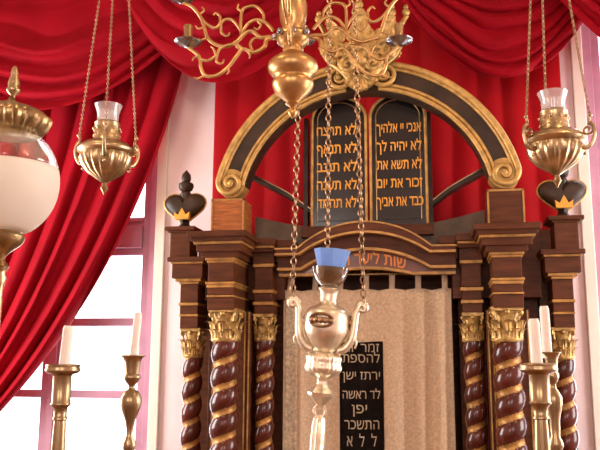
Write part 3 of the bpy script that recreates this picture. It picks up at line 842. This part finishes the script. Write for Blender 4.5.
for j in range(3):
    a0 = -pi / 2 + R(-18) + j * 2 * pi / 3
    pts = []
    for t in range(24):
        q = 2 * pi * t / 24; aa = a0 + .52 * cos(q); pts.append((24.0 * kk * cos(aa), 24.0 * kk * sin(aa), lz(321 + 6.5 * sin(q))))
    mb.tube(pts, 1.5 * kk, 6, True)
    for g in range(5):
        aa = a0 + (g - 2) * .19
        mb.ball((23.6 * kk * cos(aa), 23.6 * kk * sin(aa), lz(321)), 3.4 * kk, 8, (1, 1, .95))
mb.build('cartouche', 'chain', lamp, angle=60)
mb = lm(); mb.lathe((0, 0, 0), [(r * kk, lz(y)) for y, r in ((378, 6), (381, 5), (384, 5.5), (387, 8), (392, 14), (395, 13), (400, 8), (404, 4.5), (407, 2))], 8)
mb.build('knop', 'silvergilt', lamp, smooth=False)
mb = lm(); mb.tube([(5.5 * kk * cos(t), 0, lz(410) + 6 * kk * sin(t)) for t in [2 * pi * j / 20 for j in range(20)]], 1.5 * kk, 8, True); mb.build('ring', 'silvergilt', lamp)
mb = lm(); mb.lathe((0, 0, 0), [(r * kk, lz(y)) for y, r in ((414, 2.5), (417, 6), (424, 7), (440, 7.4), (452, 7), (462, 8.5), (466, 3), (468, .5))], 20, mod=lambda a, t: 1 + .06 * sin(a * 9)); mb.build('pendant', 'silvergilt', lamp)
mb = lm(); mb.lathe((0, 0, 0), [(r * kk, lz(y)) for y, r in ((285, 9.5), (280, 14), (272, 17.5), (266.5, 18.5), (267, 17), (272, 15.5), (279, 12), (283, 8))], 32, mod=lambda a, t: 1 + .03 * sin(a * 12)); mb.build('glass_bowl', 'smoke', lamp)
mb = lm(); mb.lathe((0, 0, 0), [(r * kk, lz(y)) for y, r in ((284, 5), (276, 9), (270, 11))], 20); mb.build('oil_float', 'brass2', lamp)
mb = lm(); mb.lathe((0, 0, 0), [(r * kk, lz(y)) for y, r in ((270, 12.5), (268, 13), (248, 18.6), (248, 17.4), (268, 11.6), (269, 8))], 8); mb.build('blue_glass_cup', 'blue', lamp, smooth=False)
for an, top in ((183, (294, -10)), (-15, (359, -10)), (88, (338, -10))):
    a = R(an); d = Vector((cos(a), sin(a), 0))
    def Q(r, y): return d * r * kk + Vector((0, 0, lz(y)))
    mb = lm()
    mb.tube(spline([Q(14, 350), Q(20, 347), Q(26, 338), Q(28, 325), Q(29, 312), Q(33, 303), Q(37, 303), Q(38, 307)], 6), [4.6 * kk - 1.8 * kk * j / 42 for j in range(43)], 10)
    mb.tube(spiral(Q(35, 305), 5.5 * kk, 1.5 * kk, pi, -1.3, 24, d), 2.6 * kk, 8)
    mb.tube(spline([Q(27, 334), Q(31, 340), Q(30, 346)], 5), [2 * kk - 1.2 * kk * j / 10 for j in range(11)], 8)
    mb.ball(Q(38.5, 305), 3.0 * kk, 10)
    mb.build('scroll_bracket', 'silvergilt', lamp, angle=60)
    p = TL @ Q(36, 301)
    e = Vector((c.x + .02, c.y, ZC - .12)) + d * .09
    mb = MB(); chain_mb(mb, p, p + (e - p) * .999, .040, .0034); mb.build('chain', 'chain', lamp)
mb = MB(); mb.lathe((c.x + .02, c.y, ZC - .13), [(.02, -.02), (.1, 0), (.11, .03), (.05, .06), (.03, .13)], 24); mb.build('ceiling_rose', 'brass2', lamp)

# ================================================================= CHANDELIER
Yh = 2.55; px = 293; kk = SC(px, 50, Yh); c = U(px, 60, Yh); c.z = 0
def hz(y): return U(px, y, Yh).z
ch = empty('chandelier', (c.x, c.y, hz(118)), 'gilt brass chandelier with scrolling branches hanging over the arch', 'chandelier')
mb = MB()
P = [(118.5, .4), (116, 3), (113, 5.0), (110, 4.6), (108, 2.4), (106, 4.5), (104, 7.5), (102.5, 6), (100, 8.5), (95, 15), (90, 19), (86, 20.5), (82.5, 20.8), (80.5, 19.5), (79, 17.5), (77.5, 17.8), (76, 20.5), (72, 24), (67.5, 25.2), (63.5, 24.2), (60.5, 21), (59, 17), (57, 16.2), (55, 13), (52.5, 10), (50, 10.5), (47, 10), (45, 13), (43, 15), (40, 16.5), (36, 16.5), (33, 15), (31, 11.5), (27, 11), (22, 13), (14, 14), (6, 14.2), (0, 13), (-6, 15), (-14, 18), (-24, 19), (-32, 14), (-38, 8), (-46, 7)]
mb.lathe((c.x, c.y, 0), [(r * kk, hz(y)) for y, r in P], 48)
body = mb.build('stem', 'brass', ch, angle=50)
mb = MB(); mb.tube([(c.x, c.y, hz(-44)), (c.x, c.y, ZC - .05)], .011, 12); mb.lathe((c.x, c.y, ZC - .07), [(.015, -.02), (.07, .0), (.09, .06)], 28); mb.build('hanging_rod', 'brass', ch)
for i in range(8):
    a = 2 * pi * i / 8 + .2; mb = MB(); mb.ball((c.x + 18.5 * kk * cos(a), c.y + 18.5 * kk * sin(a), hz(37)), 3.6 * kk, 10); mb.build('boss', 'silver', ch)
def arm(kind):
    mb = MB(); d = Vector((1, 0, 0))
    def Q(r, y): return Vector((r * kk, 0, hz(y)))
    th = 2.0 * kk
    def tb(pts, n=7, r0=1., r1=.75):
        p = spline([Q(*q) for q in pts], n); mb.tube(p, [th * (r0 + (r1 - r0) * i / (len(p) - 1)) for i in range(len(p))], 8)
    def curl(r, y, rad, a0, turns): mb.tube(spiral(Q(r, y), rad * kk, .22 * rad * kk, a0, turns, 30), [th * (.8 - .35 * i / 30) for i in range(31)], 7)
    if kind == 0:
        tb([(15, 38), (26, 39), (29, 46.6), (39, 52), (50, 48.8), (56.5, 56), (65, 67), (76, 75), (87, 75), (92, 67), (94, 56), (105, 47)], 6, 1.05, .85)
        tb([(93, 58.5), (85, 60), (77, 55), (74, 49), (65, 44.4), (56, 44.4), (50, 49)], 6, .85, .7)
        tb([(76, 53), (76.5, 61), (71, 63), (69, 59)], 5, .8, .4); tb([(77, 55), (80, 48), (83, 46)], 4, .7, .3)
        tb([(88, 75), (94, 78), (99, 77)], 4, .8, .3); tb([(65, 67), (64, 71), (66, 74)], 4, .8, .3); tb([(45, 51), (43, 55), (44, 58)], 4, .8, .3)
        tb([(94, 56), (99, 57), (101, 60)], 4, .7, .3); tb([(40, 52), (43, 44), (39, 38), (33, 38)], 5, .8, .5)
        pr, py = 106, 42
    else:
        tb([(15, 37), (22, 36), (33, 36), (41, 30), (48, 31), (56.5, 39), (67, 44), (78, 42), (87, 35), (91, 24), (95.5, 13), (104, 3), (114, -2)], 6, 1.05, .85)
        tb([(95.5, 13), (89, 20.6), (80, 25), (75, 21.7), (70.6, 17.3), (63, 17.3), (56.5, 24), (53, 32.5), (57.6, 43), (54, 47)], 6, .85, .6)
        tb([(75, 21.7), (75, 14), (79, 10), (82, 12)], 5, .8, .4); tb([(74, 22), (73, 30), (67, 33.6), (65, 30)], 5, .8, .4)
        tb([(20, 30), (28, 21.7), (37, 18.4), (45.7, 21.7), (53, 32)], 6, .9, .8); tb([(53, 32), (53.5, 18), (52, 8), (46, 5), (38, 5), (31, 12), (30, 20)], 6, .85, .7)
        tb([(53, 9), (57, 6), (56, 2)], 4, .7, .3); tb([(37, 18), (33, 24), (36, 28), (40, 26)], 5, .7, .4)
        tb([(91, 24), (97, 25), (100, 22)], 4, .7, .3); tb([(88, 35), (94, 37), (96, 35)], 4, .7, .3); tb([(97, 11), (92, 7), (94, 3)], 4, .7, .3)
        pr, py = 116, -6
    a = mb.build('arm', 'brass', ch, angle=60)
    # arm meshes are made about the chandelier axis: undo the origin shift of build()
    for v in a.data.vertices: v.co += world_org(ch) - Vector((0, 0, 0))
    for v in a.data.vertices: v.co.z -= world_org(ch).z
    def local(o):
        for v in o.data.vertices: v.co += Vector((world_org(ch).x, world_org(ch).y, 0))
        return o
    ctr = Vector((pr * kk, 0, 0))
    mb = MB(); mb.lathe(ctr, [(r * kk, hz(py + y)) for y, r in ((5, 2), (3.5, 5), (2, 9), (.5, 12.5), (-1, 13.5), (-1.4, 12.5), (0, 9), (1, 4))], 32, mod=lambda q, t: 1 + .04 * sin(q * 10))
    local(mb.build('drip_pan', 'silver', a, angle=60))
    mb = MB(); mb.lathe(ctr, [(r * kk, hz(py + y)) for y, r in ((2, 3), (0, 5), (-2, 5.5), (-4, 4.2), (-12, 4.2), (-16, 4.8), (-17, 4.4), (-15, 3.2), (-6, 3))], 20)
    local(mb.build('candle_socket', 'brass2', a, angle=60))
    # a.data now centred: z relative to ch base
    return a
for kind, tw in ((0, 9), (1, 5)):
    first = arm(kind)
    for i in range(4):
        o = first if i == 0 else copy_tree(first, ch)
        o.rotation_euler.z = R(180 + tw + 90 * i)

# ================================================================= GLOBE LAMP (left edge)
Yg = 2.0; px = 6; kk = SC(px, 180, Yg); c = U(px, 180, Yg); c.z = 0
def gz(y): return U(px, y, Yg).z
ZD = 1.30
gl = empty('globe_lamp', (c.x, c.y, ZD), 'brass globe lamp, half frosted glass, at the left edge', 'lamp')
mb = MB()
ball = [(51 * sqrt(max(0, 1 - ((y - 181) / 56) ** 2)), y) for y in range(128, 236, 4)]
cut = 168
mb.lathe((c.x, c.y, 0), [(r * kk, gz(y)) for r, y in ball if y <= cut + 2], 56, cap=False)
gb = mb.build('glass_globe', 'clear', gl, solid=.003, angle=0)
mb = MB(); mb.lathe((c.x, c.y, 0), [(r * kk, gz(y)) for r, y in ball if y >= cut - 2], 56, cap=False)
o = mb.build('frosted_half', 'frost', gb, solid=.003, angle=0); o['label'] = 'frosted white lower half of the globe'
mb = MB(); mb.lathe((c.x, c.y, 0), [(r * kk, gz(y)) for y, r in ((135, 29), (131, 33), (126, 37), (120, 39.5), (117, 38), (113, 32), (109, 24), (105, 12), (101, 4), (96, 2))], 96, mod=lambda a, t: 1 + .04 * sin(a * 36) * (t < .7))
mb.build('fluted_collar', 'brass2', gl, angle=60)
mb = MB(); mb.lathe((c.x + 1 * kk, c.y, 0), [(r * kk, gz(y)) for y, r in ((106, 2.2), (96, 2), (94, 5), (92, 6.5), (90, 7), (88, 5.4), (84, 6), (80, 5), (76, 3.4), (74.5, 3.8), (72, 3.4), (69, 2.8), (67, 1.2))], 24)
mb.build('finial', 'brassb', gl, angle=60)
mb = MB(); mb.lathe((c.x, c.y, 0), [(r * kk, gz(y)) for y, r in ((262, 4), (256, 5), (252, 9), (248, 14), (244, 19), (240, 21), (236, 22), (233, 18), (230, 16))], 48, mod=lambda a, t: 1 + .03 * sin(a * 24))
mb.build('globe_holder', 'brass2', gl, angle=60)
mb = MB(); mb.lathe((c.x, c.y, 0), [(r * kk, gz(y)) for y, r in ((300, 4), (290, 4.5), (283, 6), (278, 7.5), (273, 5.5), (270, 7), (266, 9), (263, 6), (258, 4))], 32)
mb.build('knop', 'brassb', gl, angle=60)
mb = MB(); mb.lathe((c.x, c.y, 0), [(.13, ZD), (.13, ZD + .02), (.10, ZD + .04), (.04, ZD + .07), (.02, ZD + .12), (.014, ZD + .2), (.014, gz(298))], 32)
mb.build('post', 'brass2', gl, angle=60)

# ================================================================= CANDLESTICKS on the reading desk rail
ZD = 1.30
desk = empty('reading_desk_rail', (EYE.x - .1, 2.06, 0), 'dark wooden reading desk rail that carries the candlesticks', 'rail')
def stick(px, Y, rows, label, lean, cw, ctop, cbot, coff=0., seg=40, group='brass candlesticks with white candles'):
    kk = SC(px, 370, Y); c = U(px, 400, Y); c.z = 0
    def z(y): return U(px, y, Y).z
    root = empty('candlestick', (c.x, c.y, ZD), label, 'candlestick', group)
    mb = MB(); zl = z(rows[0][0])
    base = [(.075, ZD), (.078, ZD + .012), (.06, ZD + .022), (.055, ZD + .04), (.03, ZD + .055), (.016, ZD + .085), (.022, ZD + .11), (.014, ZD + .13)]
    mb.lathe((c.x, c.y, 0), [(r, q) for r, q in base if q < zl - .01] + [(r * kk, z(y)) for y, r in rows], seg)
    mb.build('stem', 'stick', root, angle=50)
    b = Vector((c.x + coff * kk, c.y, z(cbot) - .012)); t = b + Vector((lean * kk, 0, z(ctop) - z(cbot)))
    cn = empty('candle', (b.x, b.y, b.z), 'white taper candle standing in ' + label.replace('tall ', 'the ').split(' with')[0], 'candle', 'white candles')
    mb = MB(); n = 14
    mb.tube([b.lerp(t, i / n) for i in range(n + 1)], [cw * kk * (1 - .04 * (i / n)) * (1 if i < n else .8) for i in range(n + 1)], 20)
    mb.build('wax', 'wax', cn, angle=50)
    mb = MB(); mb.tube([t, t + Vector((.002, 0, .006)), t + Vector((.004, 0, .011))], .0014, 6); mb.build('wick', 'wick', cn)
    return root, cn
big = lambda dy: [(470 + dy, 6.5), (452 + dy, 6.8), (428 + dy, 6), (420.5 + dy, 5.6), (419.5 + dy, 7), (417.5 + dy, 7), (416.5 + dy, 6.2), (408 + dy, 6.6), (406.5 + dy, 8), (405 + dy, 9.6), (403.5 + dy, 9.8), (402.5 + dy, 9), (376 + dy, 9), (374.5 + dy, 10), (373 + dy, 15), (371.5 + dy, 16.8), (370 + dy, 17.2), (368.5 + dy, 16.8), (367 + dy, 16.4), (365.5 + dy, 17), (364.5 + dy, 16.4), (364 + dy, 12), (366 + dy, 5)]
s1, c1 = stick(61, 2.0, [(y, r) for y, r in big(0)], 'thick brass candlestick with wide round drip pan before the left window', 2.5, 5.4, 321.5, 363.5, 1.2)
s2, c2 = stick(131, 2.12, [(470, 5), (458, 4), (452, 4.5), (448, 6), (443, 6.5), (438, 4), (434, 3.2), (428, 3.6), (420, 5), (412, 8), (404, 10.3), (399, 10.4), (395, 9), (391.5, 7), (389.5, 4), (387, 3), (385, 3.4), (382, 6), (378, 8.2), (376, 8.4), (374, 6.5), (371, 7), (362, 8), (358, 9.5), (355.8, 12.5), (355, 12.3), (357, 8), (362, 4)],
               'slender fluted brass candlestick with flared cup beside the window frame', 3.4, 4.2, 308.5, 355, 0.6)
s3, c3 = stick(540, 2.0, [(y - 1, r * 1.09) for y, r in big(0)], 'thick brass candlestick with wide drip pan before the right columns', -1.2, 5.8, 314, 362, -1.2)
s4, c4 = stick(553.5, 2.35, [(470, 5), (456, 4), (452, 4.5), (446, 7.5), (442, 7), (436, 4.5), (428, 5), (420, 5), (408, 7.5), (402, 8.5), (397, 8.4), (392, 6), (388, 3.5), (384, 3), (381, 5), (377, 6.6), (374, 6.4), (371, 5), (367, 5.4), (358, 6.5), (354, 8), (352.5, 10), (352, 9.8), (354, 6), (358, 3.5)],
               'slender brass candlestick half hidden behind the thick one at right', -1.0, 4.9, 302, 354, -3.5)
c1['label'] = 'white candle in the thick brass candlestick before the left window'
c2['label'] = 'slightly leaning thin white candle beside the flare-washed window frame'
c3['label'] = 'left and shorter of the two white candles before the right columns'
c4['label'] = 'right and taller of the two white candles before the right columns'
mb = MB(); mb.box(-1.35, 1.5, 1.85, 2.5, ZD - .05, ZD); mb.build('desk_top', 'wood2', desk, smooth=False, bevel=.006)
mb = MB(); mb.box(-1.3, 1.45, 1.9, 2.45, 0, ZD - .05); mb.build('desk_body', 'wood', desk, smooth=False, bevel=.006)

# ================================================================= LIGHT
w = bpy.data.worlds.new('daylight'); S.world = w; w.use_nodes = True
nt = w.node_tree; bg = nt.nodes['Background']; bg.inputs[0].default_value = (.95, .97, 1, 1); bg.inputs[1].default_value = 3.0
def area(name, loc, rot, sx, sy, power, col):
    l = bpy.data.lights.new(name, 'AREA'); l.shape = 'RECTANGLE'; l.size = sx; l.size_y = sy; l.energy = power; l.color = col
    o = bpy.data.objects.new(name, l); COL.objects.link(o); o.location = loc; o.rotation_euler = rot; return o
wc = (wx0 + wx1) / 2
for s in (-1, 1):   # daylight through the two windows of the ark wall
    area('window_daylight', (-s * wc * -1 if s > 0 else wc * -1, 5.32, (wz0 + wz1) / 2), (R(-90), 0, 0), wx1 - wx0, wz1 - wz0, 90, (.9, .94, 1))
for a, b in RW:     # daylight through the windows behind the visitor
    area('rear_window_daylight', ((a + b) / 2, YR - .1, (rz0 + rz1) / 2), (R(90), 0, 0), b - a, rz1 - rz0, 30, (1, .90, .78))
for x, ry, pw in ((XL - .1, -90, 105), (XR + .1, 90, 80)):   # unseen lights added in the side openings to rake across the drapery
    area('added_side_light', (x, (SW[0] + SW[1]) / 2, (SW[2] + SW[3]) / 2), (0, R(ry), 0), SW[3] - SW[2], SW[1] - SW[0], pw, (1, .93, .86))
def lampl(loc, p, col=(1, .74, .46), r=.07):  # added warm fill from above, no fixture belongs to it
    l = bpy.data.lights.new('overhead_fill', 'POINT'); l.energy = p; l.color = col; l.shadow_soft_size = r
    o = bpy.data.objects.new('overhead_fill', l); COL.objects.link(o); o.location = loc
lampl((-1.6, 1.6, 5.2), 45); lampl((2.0, 1.6, 5.2), 45)
